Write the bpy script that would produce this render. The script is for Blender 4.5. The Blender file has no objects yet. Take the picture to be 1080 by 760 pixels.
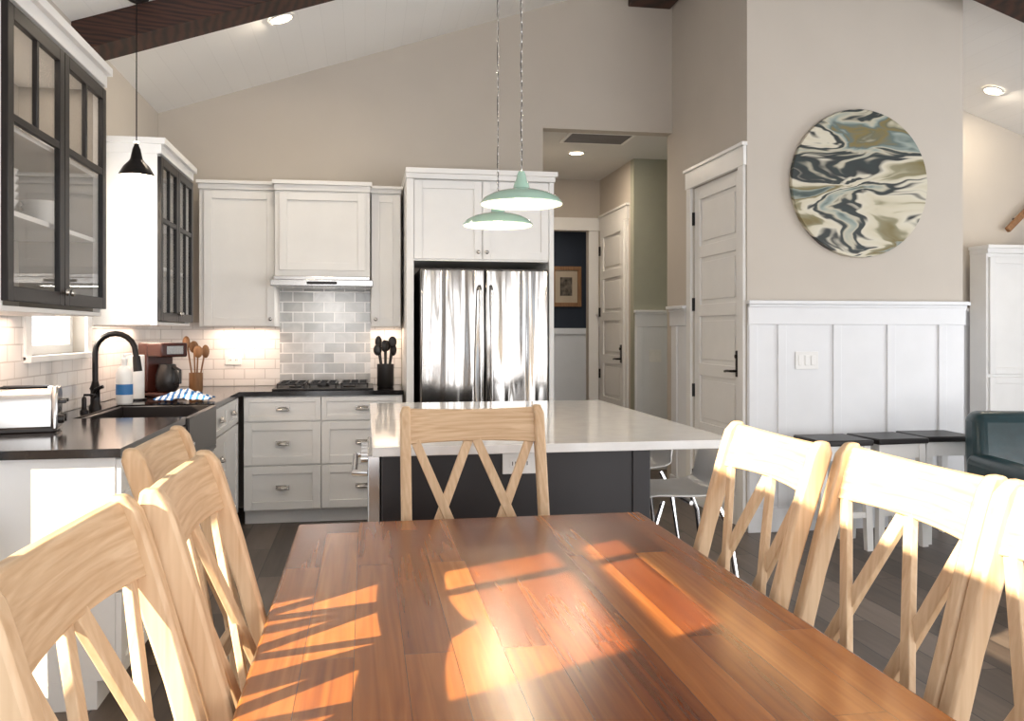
import bpy,bmesh,math,random
from mathutils import Vector,Matrix
random.seed(3)
S=bpy.context.scene
PI=math.pi
# ------------------------------------------------------------------ helpers
def nt(name):
    m=bpy.data.materials.new(name); m.use_nodes=True
    t=m.node_tree; b=t.nodes['Principled BSDF']
    return m,t,b
def N(t,ty,**kw):
    n=t.nodes.new(ty)
    for k,v in kw.items():
        if k in n.inputs: n.inputs[k].default_value=v
        else: setattr(n,k,v)
    return n
def L(t,a,b): t.links.new(a,b)
def c4(c): return (c[0],c[1],c[2],1)
def ramp(t,stops):
    r=t.nodes.new('ShaderNodeValToRGB'); e=r.color_ramp.elements
    while len(e)>1: e.remove(e[-1])
    e[0].position=stops[0][0]; e[0].color=c4(stops[0][1])
    for p,c in stops[1:]:
        x=e.new(p); x.color=c4(c)
    return r
def mat(name,col,rough=.5,metal=0,var=.06,ns=6,coat=0,bump=0,emit=None,es=0):
    m,t,b=nt(name)
    tc=N(t,'ShaderNodeTexCoord'); no=N(t,'ShaderNodeTexNoise'); no.inputs['Scale'].default_value=ns
    no.inputs['Detail'].default_value=4
    L(t,tc.outputs['Object'],no.inputs['Vector'])
    r=ramp(t,[(.3,[max(0,c*(1-var)) for c in col]),(.7,[min(1,c*(1+var)) for c in col])])
    L(t,no.outputs['Fac'],r.inputs['Fac']); L(t,r.outputs['Color'],b.inputs['Base Color'])
    b.inputs['Roughness'].default_value=rough; b.inputs['Metallic'].default_value=metal
    b.inputs['Coat Weight'].default_value=coat; b.inputs['Coat Roughness'].default_value=.08
    if bump:
        bp=N(t,'ShaderNodeBump'); bp.inputs['Strength'].default_value=bump; bp.inputs['Distance'].default_value=.01
        L(t,no.outputs['Fac'],bp.inputs['Height']); L(t,bp.outputs['Normal'],b.inputs['Normal'])
    if emit:
        b.inputs['Emission Color'].default_value=c4(emit); b.inputs['Emission Strength'].default_value=es
    return m
def wood(name,c1,c2,sc=(3,3,40),rough=.45,coat=0,c0=None,dist=1.2,wf=.4):
    m,t,b=nt(name)
    tc=N(t,'ShaderNodeTexCoord'); mp=N(t,'ShaderNodeMapping'); mp.inputs['Scale'].default_value=sc
    L(t,tc.outputs['Object'],mp.inputs['Vector'])
    no=N(t,'ShaderNodeTexNoise'); no.inputs['Scale'].default_value=1; no.inputs['Detail'].default_value=6; no.inputs['Distortion'].default_value=dist
    L(t,mp.outputs['Vector'],no.inputs['Vector'])
    wv=N(t,'ShaderNodeTexWave'); wv.bands_direction='DIAGONAL'; wv.inputs['Scale'].default_value=.9; wv.inputs['Distortion'].default_value=6; wv.inputs['Detail'].default_value=3
    L(t,mp.outputs['Vector'],wv.inputs['Vector'])
    mx=N(t,'ShaderNodeMix'); mx.inputs['Factor'].default_value=wf
    L(t,no.outputs['Fac'],mx.inputs['A']); L(t,wv.outputs['Fac'],mx.inputs['B'])
    st=[(.25,c1),(.7,c2)]
    if c0: st=[(.12,c0)]+st
    r=ramp(t,st); L(t,mx.outputs['Result'],r.inputs['Fac']); L(t,r.outputs['Color'],b.inputs['Base Color'])
    b.inputs['Roughness'].default_value=rough; b.inputs['Coat Weight'].default_value=coat
    bp=N(t,'ShaderNodeBump'); bp.inputs['Strength'].default_value=.08; bp.inputs['Distance'].default_value=.005
    L(t,mx.outputs['Result'],bp.inputs['Height']); L(t,bp.outputs['Normal'],b.inputs['Normal'])
    return m
def brick(name,u,v,bw,rh,mortar,c1,c2,cm,rough=.3,stops=None,bump=.3,grain=None,coat=0,offset=.5,msmooth=.1,gf=.5):
    m,t,b=nt(name)
    tc=N(t,'ShaderNodeTexCoord'); sp=N(t,'ShaderNodeSeparateXYZ'); cb=N(t,'ShaderNodeCombineXYZ')
    L(t,tc.outputs['Object'],sp.inputs[0]); L(t,sp.outputs[u],cb.inputs[0]); L(t,sp.outputs[v],cb.inputs[1])
    br=N(t,'ShaderNodeTexBrick'); br.offset=offset
    br.inputs['Scale'].default_value=1; br.inputs['Brick Width'].default_value=bw; br.inputs['Row Height'].default_value=rh
    br.inputs['Mortar Size'].default_value=mortar; br.inputs['Mortar Smooth'].default_value=msmooth
    br.inputs['Color1'].default_value=(0,0,0,1); br.inputs['Color2'].default_value=(1,1,1,1); br.inputs['Mortar'].default_value=(.5,.5,.5,1)
    L(t,cb.outputs[0],br.inputs['Vector'])
    fac=br.outputs['Color']
    if grain:
        mp=N(t,'ShaderNodeMapping'); mp.inputs['Scale'].default_value=grain
        L(t,tc.outputs['Object'],mp.inputs['Vector'])
        ad=N(t,'ShaderNodeVectorMath'); ad.operation='MULTIPLY_ADD'
        ad.inputs[1].default_value=(7,7,7); L(t,br.outputs['Color'],ad.inputs[0]); L(t,mp.outputs['Vector'],ad.inputs[2])
        no=N(t,'ShaderNodeTexNoise'); no.inputs['Scale'].default_value=1; no.inputs['Detail'].default_value=7; no.inputs['Distortion'].default_value=1.1
        L(t,ad.outputs[0],no.inputs['Vector'])
        mx=N(t,'ShaderNodeMix'); mx.data_type='FLOAT'; mx.inputs['Factor'].default_value=gf
        L(t,br.outputs['Color'],mx.inputs['A']); L(t,no.outputs['Fac'],mx.inputs['B'])
        fac=mx.outputs['Result']
    r=ramp(t,stops or [(0,c1),(1,c2)])
    L(t,fac,r.inputs['Fac'])
    mm=N(t,'ShaderNodeMix'); mm.data_type='RGBA'
    L(t,br.outputs['Fac'],mm.inputs[0]); L(t,r.outputs['Color'],mm.inputs[6]); mm.inputs[7].default_value=c4(cm)
    L(t,mm.outputs[2],b.inputs['Base Color'])
    b.inputs['Roughness'].default_value=rough; b.inputs['Coat Weight'].default_value=coat; b.inputs['Coat Roughness'].default_value=.18
    if bump:
        iv=N(t,'ShaderNodeMath'); iv.operation='SUBTRACT'; iv.inputs[0].default_value=1; L(t,br.outputs['Fac'],iv.inputs[1])
        bp=N(t,'ShaderNodeBump'); bp.inputs['Strength'].default_value=bump; bp.inputs['Distance'].default_value=.004
        L(t,iv.outputs[0],bp.inputs['Height']); L(t,bp.outputs['Normal'],b.inputs['Normal'])
    return m
class MB:
    def __init__(s): s.bm=bmesh.new()
    def box(s,a,b,mi=0):
        a,b=[min(p,q) for p,q in zip(a,b)],[max(p,q) for p,q in zip(a,b)]
        v=[s.bm.verts.new((x,y,z)) for x in (a[0],b[0]) for y in (a[1],b[1]) for z in (a[2],b[2])]
        for f in ((0,1,3,2),(4,6,7,5),(0,4,5,1),(2,3,7,6),(0,2,6,4),(1,5,7,3)):
            fc=s.bm.faces.new([v[i] for i in f]); fc.material_index=mi
        return s
    def loft(s,rings,mi=0,cap=True,closed=False):
        R=[[s.bm.verts.new(p) for p in r] for r in rings]
        n=len(R[0]); k=len(R)
        for i in range(k if closed else k-1):
            A=R[i];B=R[(i+1)%k]
            for j in range(n):
                f=s.bm.faces.new((A[j],A[(j+1)%n],B[(j+1)%n],B[j])); f.material_index=mi
        if cap and not closed:
            for r in (R[0],R[-1]):
                f=s.bm.faces.new(r); f.material_index=mi
        return s
    def prism(s,poly,axis,a,b,mi=0):
        def P(p,t):
            if axis=='x': return (t,p[0],p[1])
            if axis=='y': return (p[0],t,p[1])
            return (p[0],p[1],t)
        return s.loft([[P(p,a) for p in poly],[P(p,b) for p in poly]],mi)
    def cyl(s,p0,p1,r0,r1=None,seg=20,mi=0):
        r1=r0 if r1 is None else r1
        p0=Vector(p0);p1=Vector(p1);d=(p1-p0).normalized()
        q=d.to_track_quat('Z','Y')
        rings=[]
        for p,r in ((p0,r0),(p1,r1)):
            rings.append([tuple(p+q@Vector((r*math.cos(2*PI*i/seg),r*math.sin(2*PI*i/seg),0))) for i in range(seg)])
        return s.loft(rings,mi)
    def lathe(s,prof,c=(0,0,0),seg=28,mi=0,cap=True):
        rings=[[(c[0]+r*math.cos(2*PI*i/seg),c[1]+r*math.sin(2*PI*i/seg),c[2]+z) for i in range(seg)] for r,z in prof]
        return s.loft(rings,mi,cap)
    def tube(s,pts,r,seg=10,mi=0,closed=False):
        P=[Vector(p) for p in pts]; rings=[]; n=len(P); up=None
        for i,p in enumerate(P):
            if closed: d=(P[(i+1)%n]-P[i-1]).normalized()
            else: d=(P[min(i+1,n-1)]-P[max(i-1,0)]).normalized()
            if up is None:
                up=Vector((0,0,1)) if abs(d.z)<.9 else Vector((1,0,0))
            x=d.cross(up).normalized(); up=x.cross(d).normalized()
            rr=r[i] if isinstance(r,(list,tuple)) else r
            rings.append([tuple(p+x*rr*math.cos(2*PI*j/seg)+up*rr*math.sin(2*PI*j/seg)) for j in range(seg)])
        return s.loft(rings,mi,True,closed)
    def ball(s,c,sc,mi=0,u=20,v=12,cut=None):
        g=bmesh.ops.create_uvsphere(s.bm,u_segments=u,v_segments=v,radius=1)
        vs=g['verts']
        if cut:
            dl=[w for w in vs if cut(w.co)]
            vs=[w for w in vs if w not in set(dl)]
            bmesh.ops.delete(s.bm,geom=dl,context='VERTS')
        for w in vs:
            w.co=Vector((c[0]+w.co.x*sc[0],c[1]+w.co.y*sc[1],c[2]+w.co.z*sc[2]))
        return s
    def obj(s,name,mats,parent=None,loc=(0,0,0),rot=(0,0,0),bevel=0,seg=2,solid=0,sub=0,ang=35):
        bmesh.ops.recalc_face_normals(s.bm,faces=s.bm.faces[:])
        me=bpy.data.meshes.new(name); s.bm.to_mesh(me); s.bm.free()
        for m in (mats if isinstance(mats,(list,tuple)) else [mats]): me.materials.append(m)
        for p in me.polygons: p.use_smooth=True
        me.set_sharp_from_angle(angle=math.radians(ang))
        o=bpy.data.objects.new(name,me); S.collection.objects.link(o)
        o.location=loc; o.rotation_euler=rot
        if parent: o.parent=parent
        if solid:
            q=o.modifiers.new('s','SOLIDIFY'); q.thickness=solid
        if bevel:
            q=o.modifiers.new('b','BEVEL'); q.width=bevel; q.segments=seg; q.limit_method='ANGLE'; q.angle_limit=math.radians(40)
        if sub:
            q=o.modifiers.new('u','SUBSURF'); q.levels=sub; q.render_levels=sub
        return o
def root(name,label,cat,loc=(0,0,0),rz=0,group=None):
    e=bpy.data.objects.new(name,None); S.collection.objects.link(e); e.empty_display_size=.1
    e.location=loc; e.rotation_euler=(0,0,rz); tag(e,label,cat,group); return e
def tag(o,label,cat,group=None):
    o['label']=label; o['category']=cat
    if group: o['group']=group
    return o
def struct(o,label=None,cat=None):
    o['kind']='structure'
    if label: o['label']=label
    if cat: o['category']=cat
    return o
def dup(r,loc,rz,label=None):
    n=r.copy(); S.collection.objects.link(n); n.location=loc; n.rotation_euler=(0,0,rz)
    if label: n['label']=label
    def rec(a,b):
        for ch in list(a.children):
            k=ch.copy(); S.collection.objects.link(k); k.parent=b
            k.matrix_parent_inverse=ch.matrix_parent_inverse.copy(); rec(ch,k)
    rec(r,n); return n
# ------------------------------------------------------------------ materials
WALL=mat('wall_paint',(.54,.49,.43),.85,var=.02,ns=3)
WHITE=mat('white_paint',(.82,.81,.79),.4,var=.02)
WAIN=mat('wainscot_white',(.76,.765,.78),.5,var=.02)
NAVY=mat('navy_paint',(.012,.018,.032),.7)
SKYTINT=mat('sage_sky_tint',(.35,.35,.28),.85,var=.03)  # greenish sky light on the hall end wall, put into its colour
BLACK=mat('black_paint',(.008,.006,.006),.4)
DARKCAB=mat('charcoal_cabinet',(.014,.011,.013),.5)
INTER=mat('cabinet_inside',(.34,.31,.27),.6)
COUNTER=mat('dark_worktop',(.012,.010,.010),.12,var=.4,ns=80)
QUARTZ=mat('white_quartz',(.82,.81,.795),.09,var=.05,ns=12)
STEEL=mat('brushed_steel',(.55,.54,.53),.22,1,var=.05)
NICKEL=mat('nickel',(.5,.48,.45),.25,1)
CHROME=mat('chrome',(.75,.75,.76),.1,1)
BRONZE=mat('black_bronze',(.010,.008,.008),.3,.6)
MINT=mat('mint_enamel',(.38,.58,.48),.2,var=.04,coat=.6)
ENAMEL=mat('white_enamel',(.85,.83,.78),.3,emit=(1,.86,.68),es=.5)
BULB=mat('bulb',(1,.9,.75),.3,emit=(1,.82,.58),es=12)
LAMP=mat('recessed_lamp',(1,.9,.75),.3,emit=(1,.86,.66),es=6)
PLASTIC=mat('white_plastic',(.8,.79,.77),.35)
BLUE=mat('blue_plastic',(.02,.16,.42),.35)
TEAL=mat('teal_leather',(.008,.034,.042),.3,var=.2,ns=14,bump=.15)
CERAM=mat('white_ceramic',(.82,.81,.78),.15)
RUBBER=mat('dark_plastic',(.013,.011,.011),.35)
BROWNP=mat('brown_plastic',(.05,.014,.010),.25)
CHAIRW=wood('blonde_wood',(.53,.345,.195),(.69,.51,.33),(40,40,2.6),.5,c0=(.36,.20,.10),wf=.12)
CHAIRWX=wood('blonde_wood_across',(.50,.32,.175),(.69,.51,.33),(3.0,30,52),.5,c0=(.31,.17,.08),wf=.15,dist=2)
BEAMW=wood('dark_beam_wood',(.014,.005,.003),(.060,.020,.011),(3,3,30),.6)
OAK=wood('warm_wood',(.16,.07,.028),(.30,.15,.06),(20,20,3),.5,wf=.1)
TABLEW=brick('table_planks',1,0,.95,.088,.0005,(0,0,0),(1,1,1),(.07,.018,.006),.25,
    stops=[(.14,(.060,.013,.004)),(.32,(.150,.036,.008)),(.52,(.255,.074,.015)),(.70,(.36,.125,.028)),(.84,(.46,.19,.050)),(.94,(.62,.33,.12))],bump=.04,grain=(40,1.5,5),coat=.15,offset=.37,gf=.60)
TABLEL=wood('table_leg_wood',(.09,.02,.008),(.26,.07,.025),(20,20,3),.35)
FLOORM=brick('floor_planks',1,0,1.2,.19,.003,(0,0,0),(1,1,1),(.02,.015,.012),.4,
    stops=[(.2,(.050,.034,.025)),(.5,(.11,.080,.060)),(.85,(.19,.145,.115))],bump=.3,grain=(18,1.6,5))
CEILM=brick('shiplap',1,0,60,.14,.002,(.87,.865,.85),(.86,.855,.84),(.79,.785,.77),.5,bump=.15,msmooth=.5)
TILEL=brick('white_subway_side',1,2,.15,.075,.003,(.74,.70,.67),(.80,.77,.74),(.55,.51,.48),.12,bump=.5)
TILEB=brick('white_subway_back',0,2,.15,.075,.003,(.74,.70,.67),(.80,.77,.74),(.55,.51,.48),.12,bump=.5)
TILER=brick('grey_glazed_tile',0,2,.155,.078,.004,(0,0,0),(1,1,1),(.80,.79,.78),.1,
    stops=[(.2,(.33,.335,.335)),(.5,(.47,.475,.475)),(.8,(.68,.68,.68))],bump=.5,grain=(7,7,7),gf=.6)
def fridge_mat():
    m,t,b=nt('fridge_steel')
    tc=N(t,'ShaderNodeTexCoord'); mp=N(t,'ShaderNodeMapping'); mp.inputs['Scale'].default_value=(9,4,.6)
    L(t,tc.outputs['Object'],mp.inputs['Vector'])
    no=N(t,'ShaderNodeTexNoise'); no.inputs['Scale'].default_value=1; no.inputs['Detail'].default_value=.4; no.inputs['Distortion'].default_value=.3
    L(t,mp.outputs['Vector'],no.inputs['Vector'])
    bp=N(t,'ShaderNodeBump'); bp.inputs['Strength'].default_value=1; bp.inputs['Distance'].default_value=.045
    L(t,no.outputs['Fac'],bp.inputs['Height']); L(t,bp.outputs['Normal'],b.inputs['Normal'])
    b.inputs['Base Color'].default_value=(.36,.345,.33,1); b.inputs['Metallic'].default_value=1; b.inputs['Roughness'].default_value=.13
    return m
FRIDGE=fridge_mat()
def glass_mat():
    m,t,b=nt('pane_glass'); t.nodes.remove(b)
    out=[n for n in t.nodes if n.type=='OUTPUT_MATERIAL'][0]
    tr=N(t,'ShaderNodeBsdfTransparent'); gl=N(t,'ShaderNodeBsdfGlossy'); gl.inputs['Roughness'].default_value=.02
    lw=N(t,'ShaderNodeLayerWeight'); lw.inputs['Blend'].default_value=.5
    pw=N(t,'ShaderNodeMath'); pw.operation='POWER'; pw.inputs[1].default_value=4
    ma=N(t,'ShaderNodeMath'); ma.operation='MULTIPLY_ADD'; ma.inputs[1].default_value=.6; ma.inputs[2].default_value=.03
    L(t,lw.outputs['Facing'],pw.inputs[0]); L(t,pw.outputs[0],ma.inputs[0])
    mx=N(t,'ShaderNodeMixShader'); L(t,ma.outputs[0],mx.inputs[0]); L(t,tr.outputs[0],mx.inputs[1]); L(t,gl.outputs[0],mx.inputs[2]); L(t,mx.outputs[0],out.inputs[0])
    return m
GLASS=glass_mat()
def art_mat():
    m,t,b=nt('poured_resin')
    tc=N(t,'ShaderNodeTexCoord'); mp=N(t,'ShaderNodeMapping'); mp.inputs['Scale'].default_value=(.80,1,2.5); mp.inputs['Rotation'].default_value=(0,.20,0); mp.inputs['Location'].default_value=(.1,0,.75)
    L(t,tc.outputs['Object'],mp.inputs['Vector'])
    w0=N(t,'ShaderNodeTexNoise'); w0.inputs['Scale'].default_value=1.9; w0.inputs['Detail'].default_value=2.5
    L(t,mp.outputs['Vector'],w0.inputs['Vector'])
    ad=N(t,'ShaderNodeVectorMath'); ad.operation='MULTIPLY_ADD'; ad.inputs[1].default_value=(.5,0,.75)
    L(t,w0.outputs['Color'],ad.inputs[0]); L(t,mp.outputs['Vector'],ad.inputs[2])
    n1=N(t,'ShaderNodeTexNoise'); n1.inputs['Scale'].default_value=1.35; n1.inputs['Detail'].default_value=4; n1.inputs['Distortion'].default_value=.6
    L(t,ad.outputs[0],n1.inputs['Vector'])
    r=ramp(t,[(.25,(.02,.035,.035)),(.33,(.07,.10,.09)),(.37,(.26,.29,.25)),(.40,(.17,.125,.035)),(.44,(.24,.22,.13)),(.455,(.56,.51,.38)),(.49,(.62,.58,.47)),(.505,(.015,.02,.02)),(.53,(.02,.032,.032)),(.545,(.50,.46,.35)),(.57,(.27,.32,.29)),(.59,(.11,.15,.14)),(.62,(.20,.15,.045)),(.65,(.13,.13,.08)),(.68,(.48,.44,.32)),(.72,(.03,.04,.04))])
    L(t,n1.outputs['Fac'],r.inputs['Fac']); L(t,r.outputs['Color'],b.inputs['Base Color']); b.inputs['Roughness'].default_value=.35
    return m
ART=art_mat()
# ------------------------------------------------------------------ room shell
XL=-1.52; YB=6.72; XR=7.2; YF=-3.0; RX=2.3
def c(x): return 2.96+.335*(x-XL) if x<=RX else 2.96+.335*(RX-XL)-.335*(x-RX)
struct(MB().box((XL-.15,YF-.1,-.1),(XR+.1,11.2,0)).obj('floor',FLOORM))
m=MB()
m.prism([(XL-.15,c(XL)-.05),(RX,c(RX)),(RX,c(RX)+.12),(XL-.15,c(XL)+.1)],'y',YF-.1,YB+.12)
m.prism([(RX,c(RX)),(XR+.1,c(XR)-.03),(XR+.1,c(XR)+.1),(RX,c(RX)+.12)],'y',YF-.1,YB+.12)
struct(m.obj('ceiling',CEILM))
m=MB(); y1=YB+.12
m.prism([(XL-.15,0),(1.41,0),(1.41,c(1.41)),(XL-.15,c(XL)-.05)],'y',YB,y1)
m.prism([(1.41,2.97),(2.5,2.97),(2.5,c(2.5)),(RX,c(RX)),(1.41,c(1.41))],'y',YB,y1)
m.prism([(2.5,0),(XR+.1,0),(XR+.1,c(XR)),(2.5,c(2.5))],'y',YB,y1)
struct(m.obj('wall_back',WALL))
def wall_holes(m,x0,x1,ya,yb,zt,holes):
    ys=sorted(set([ya,yb]+[h[0] for h in holes]+[h[1] for h in holes]))
    for a,b in zip(ys[:-1],ys[1:]):
        hs=sorted([(h[2],h[3]) for h in holes if h[0]<=a+1e-6 and h[1]>=b-1e-6])
        z=0
        for h0,h1 in hs:
            m.box((x0,a,z),(x1,b,h0)); z=h1
        m.box((x0,a,z),(x1,b,zt))
HL=[(.44,1.24,.3,2.2),(-.9,1.35,2.43,2.88),(2.15,3.05,.3,1.5),(4.22,5.02,1.22,2.3),(-2.4,-.3,.3,2.2)]  # unseen dining openings placed and sized to shape the sunlight; sink opening is real
m=MB(); wall_holes(m,XL-.15,XL,YF,YB,c(XL),HL); struct(m.obj('wall_left',WALL))
m=MB(); wall_holes(m,XR,XR+.1,YF,YB,c(XR),[(-2,.2,.4,2.2),(1,4.5,.3,2.3)]); struct(m.obj('wall_right',WALL))
m=MB()
m.box((XL-.15,YF-.1,0),(-1.0,YF,2.3)); m.box((6.6,YF-.1,0),(XR+.1,YF,2.3)); m.box((2.5,YF-.1,0),(3.1,YF,2.3))
m.prism([(XL-.15,2.3),(XR+.1,2.3),(XR+.1,c(XR)),(RX,c(RX)),(XL-.15,c(XL))],'y',YF-.1,YF)
struct(m.obj('wall_front',WALL))
wn=0
def window(h,mull_y=None,mull_z=None,x=XL-.15,depth=.15,mat_=None):
    global wn; wn+=1
    y0,y1_,z0,z1=h; f=.045; mt=mat_ or WHITE
    m=MB(); a=x+.03; b=x+.09
    m.box((a,y0,z0),(b,y0+f,z1)).box((a,y1_-f,z0),(b,y1_,z1)).box((a,y0+f,z0),(b,y1_-f,z0+f)).box((a,y0+f,z1-f),(b,y1_-f,z1))
    for q in (mull_y or []): m.box((a+.01,q-.015,z0+f),(b-.01,q+.015,z1-f))
    for q in (mull_z or []): m.box((a+.01,y0+f,q-.015),(b-.01,y1_-f,q+.015))
    o=struct(m.obj('window_%d'%wn,mt))
    MB().box((a+.028,y0+f,z0+f),(a+.032,y1_-f,z1-f)).obj('window_glass',GLASS,o)
    return o
window(HL[0],[1.02],[2.04]); window(HL[1],[-.3,.5]); window(HL[2]); window(HL[3],None,[1.76]); window(HL[4],[-1.35],[1.4])
tn=0
def trim(m,mt=WHITE,bevel=.003,label=None):
    global tn; tn+=1
    o=m.obj('trim_%d'%tn,mt,bevel=bevel); return struct(o,label)
m=MB(); y0,y1_,z0,z1=HL[3]
m.box((XL,y0-.07,z0-.02),(XL+.02,y0,z1)).box((XL,y1_,z0-.02),(XL+.02,y1_+.07,z1)).box((XL,y0-.07,z1),(XL+.02,y1_+.07,z1+.08)).box((XL-.04,y0-.07,z0-.03),(XL+.04,y1_+.07,z0))
trim(m)
PX=2.5; PY=5.32; PX2=4.1
m=MB(); m.prism([(PX,0),(PX2,0),(PX2,c(PX2)),(PX,c(PX))],'y',PY,PY+.07)
m.box((PX,PY+.07,0),(PX+.1,5.42,c(PX)-.03)).box((PX,6.27,0),(PX+.1,YB,c(PX)-.03)).box((PX,5.42,2.44),(PX+.1,6.27,c(PX)-.03))
m.box((PX2-.1,PY+.07,0),(PX2,YB,c(PX2)))
struct(m.obj('wall_pantry',WALL))
m=MB(); HZ=3.0
m.box((1.31,YB+.12,0),(1.41,9.1,HZ))
m.box((1.31,9.1,0),(1.55,9.2,HZ)).box((2.42,9.1,0),(2.65,9.2,HZ)).box((1.55,9.1,2.44),(2.42,9.2,HZ))
struct(m.obj('wall_hall',WALL))
m=MB(); m.box((2.55,8.0,0),(2.65,9.1,HZ)); struct(m.obj('wall_hall_side',WALL))
m=MB(); m.box((2.55,7.9,0),(4.1,8.0,HZ)); m.box((4.1,YB+.12,0),(4.2,8.0,HZ)); struct(m.obj('wall_hall_end',SKYTINT))
struct(MB().box((1.31,YB+.12,HZ),(4.2,9.2,HZ+.1)).obj('ceiling_hall',mat('hall_ceiling',(.7,.69,.67),.7,var=.01)))
m=MB(); m.box((.9,10.8,0),(3.9,10.9,2.7)).box((.8,9.2,0),(.9,10.9,2.7)).box((3.9,9.2,0),(4.0,10.9,2.7)); struct(m.obj('wall_study',NAVY))
struct(MB().box((.8,9.2,2.7),(4,10.9,2.8)).obj('ceiling_study',WHITE))
trim(MB().box((.9,10.78,0),(3.9,10.8,1.3)).box((.9,10.76,1.3),(3.9,10.8,1.38)),WAIN)
def wain(axis,pos,a,b,sgn,bat,h=1.54):
    m=MB()
    def B(u0,u1,d,z0,z1):
        if axis=='y': m.box((u0,pos,z0),(u1,pos+sgn*d,z1))
        else: m.box((pos,u0,z0),(pos+sgn*d,u1,z1))
    B(a,b,.010,0,h); B(a,b,.024,h-.16,h-.02); B(a,b,.024,0,.16); B(a-.01,b+.01,.055,h-.025,h); B(a,b,.035,h-.045,h-.025)
    for q in bat: B(q-.03,q+.03,.022,.16,h-.16)
    trim(m,WAIN)
wain('y',PY,PX,PX2,-1,[PX+.035,2.74,3.14,3.54,3.93])
wain('x',PX,6.37,YB,-1,[6.6])
wain('x',PX2,PY,YB,1,[5.5,6,6.5])
wain('y',YB,PX2+.06,XR,-1,[4.5,4.95,5.9,6.4])
wain('y',7.9,2.56,4.1,-1,[2.6,3.0,3.4])
wain('x',2.55,9.02,9.1,-1,[])
def casing_x(x,y0,y1_,h,w=.085):
    m=MB(); m.box((x-.022,y0-w,0),(x,y0,h)).box((x-.022,y1_,0),(x,y1_+w,h)).box((x-.026,y0-w-.012,h),(x,y1_+w+.012,h+.13)).box((x-.04,y0-w-.025,h+.13),(x,y1_+w+.025,h+.155))
    trim(m)
casing_x(PX,5.42,6.27,2.44); casing_x(2.55,8.12,8.95,2.44,.07)
m=MB(); m.box((2.42,9.078,0),(2.53,9.1,2.44)).box((1.44,9.078,0),(1.55,9.1,2.44)).box((1.42,9.07,2.44),(2.55,9.1,2.58)); trim(m)
dn=0
def pdoor(w,h,loc,rz,label):
    global dn; dn+=1
    o=MB(); st=.1; n=5; r=.09; ph=(h-.2-.1-r*(n-1))/n
    o.box((0,.018,0),(w,.035,h)); o.box((0,0,0),(st,.018,h)); o.box((w-st,0,0),(w,.018,h)); z=.2
    o.box((st,0,0),(w-st,.018,.2))
    for i in range(n):
        o.box((st+.035,.007,z+.035),(w-st-.035,.018,z+ph-.035))
        z+=ph; o.box((st,0,z),(w-st,.018,z+(r if i<n-1 else .1))); z+=r
    d=o.obj('door_%d'%dn,WHITE,loc=loc,rot=(0,0,rz),bevel=.003); struct(d,label,)
    for z in (.22,.88,1.54,2.2):
        MB().box((-.014,-.012,z-.05),(.01,.002,z+.05)).cyl((-.004,-.012,z-.05),(-.004,-.012,z+.05),.007,seg=10).obj('hinge',BRONZE,d)
    h_=MB(); h_.box((w-.09,-.008,1.02),(w-.045,0,1.2)); h_.cyl((w-.067,0,1.06),(w-.067,-.05,1.06),.009); h_.tube([(w-.067,-.05,1.06),(w-.12,-.055,1.06),(w-.17,-.05,1.055)],.009)
    h_.cyl((w-.067,-.008,1.16),(w-.067,-.02,1.16),.014)
    h_.obj('handle',BRONZE,d,bevel=.002)
    return d
pdoor(.845,2.435,(PX+.012,6.267,0.003),-PI/2,'white five-panel pantry door with black hinges')
pdoor(.83,2.435,(2.513,8.95,0.003),-PI/2,'white five-panel hall door with black hinges')
d=.165
def beam(y0,y1):
    m=MB(); m.prism([(XL,c(XL)-d),(RX,c(RX)-d),(XR,c(XR)-d),(XR,c(XR)),(RX,c(RX)),(XL,c(XL))],'y',y0,y1); trim(m,BEAMW,.006,'dark stained ceiling beam')
beam(4.80,5.04); beam(1.4,1.6)
m=MB(); m.box((2.12,YF,3.99),(2.48,YB,c(2.12))); trim(m,BEAMW,.006,'dark stained ridge beam')
trim(MB().box((XL,3.18,.925),(XL+.008,4.15,1.41)).box((XL,4.15,.925),(XL+.008,5.09,1.19)).box((XL,5.09,.925),(XL+.008,YB,1.41)),TILEL,0)
trim(MB().box((XL,YB-.008,.925),(-.64,YB,1.40)).box((.04,YB-.008,.925),(.28,YB,1.40)),TILEB,0)
trim(MB().box((-.64,YB-.01,.925),(.04,YB,1.72)),TILER,0)
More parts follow.
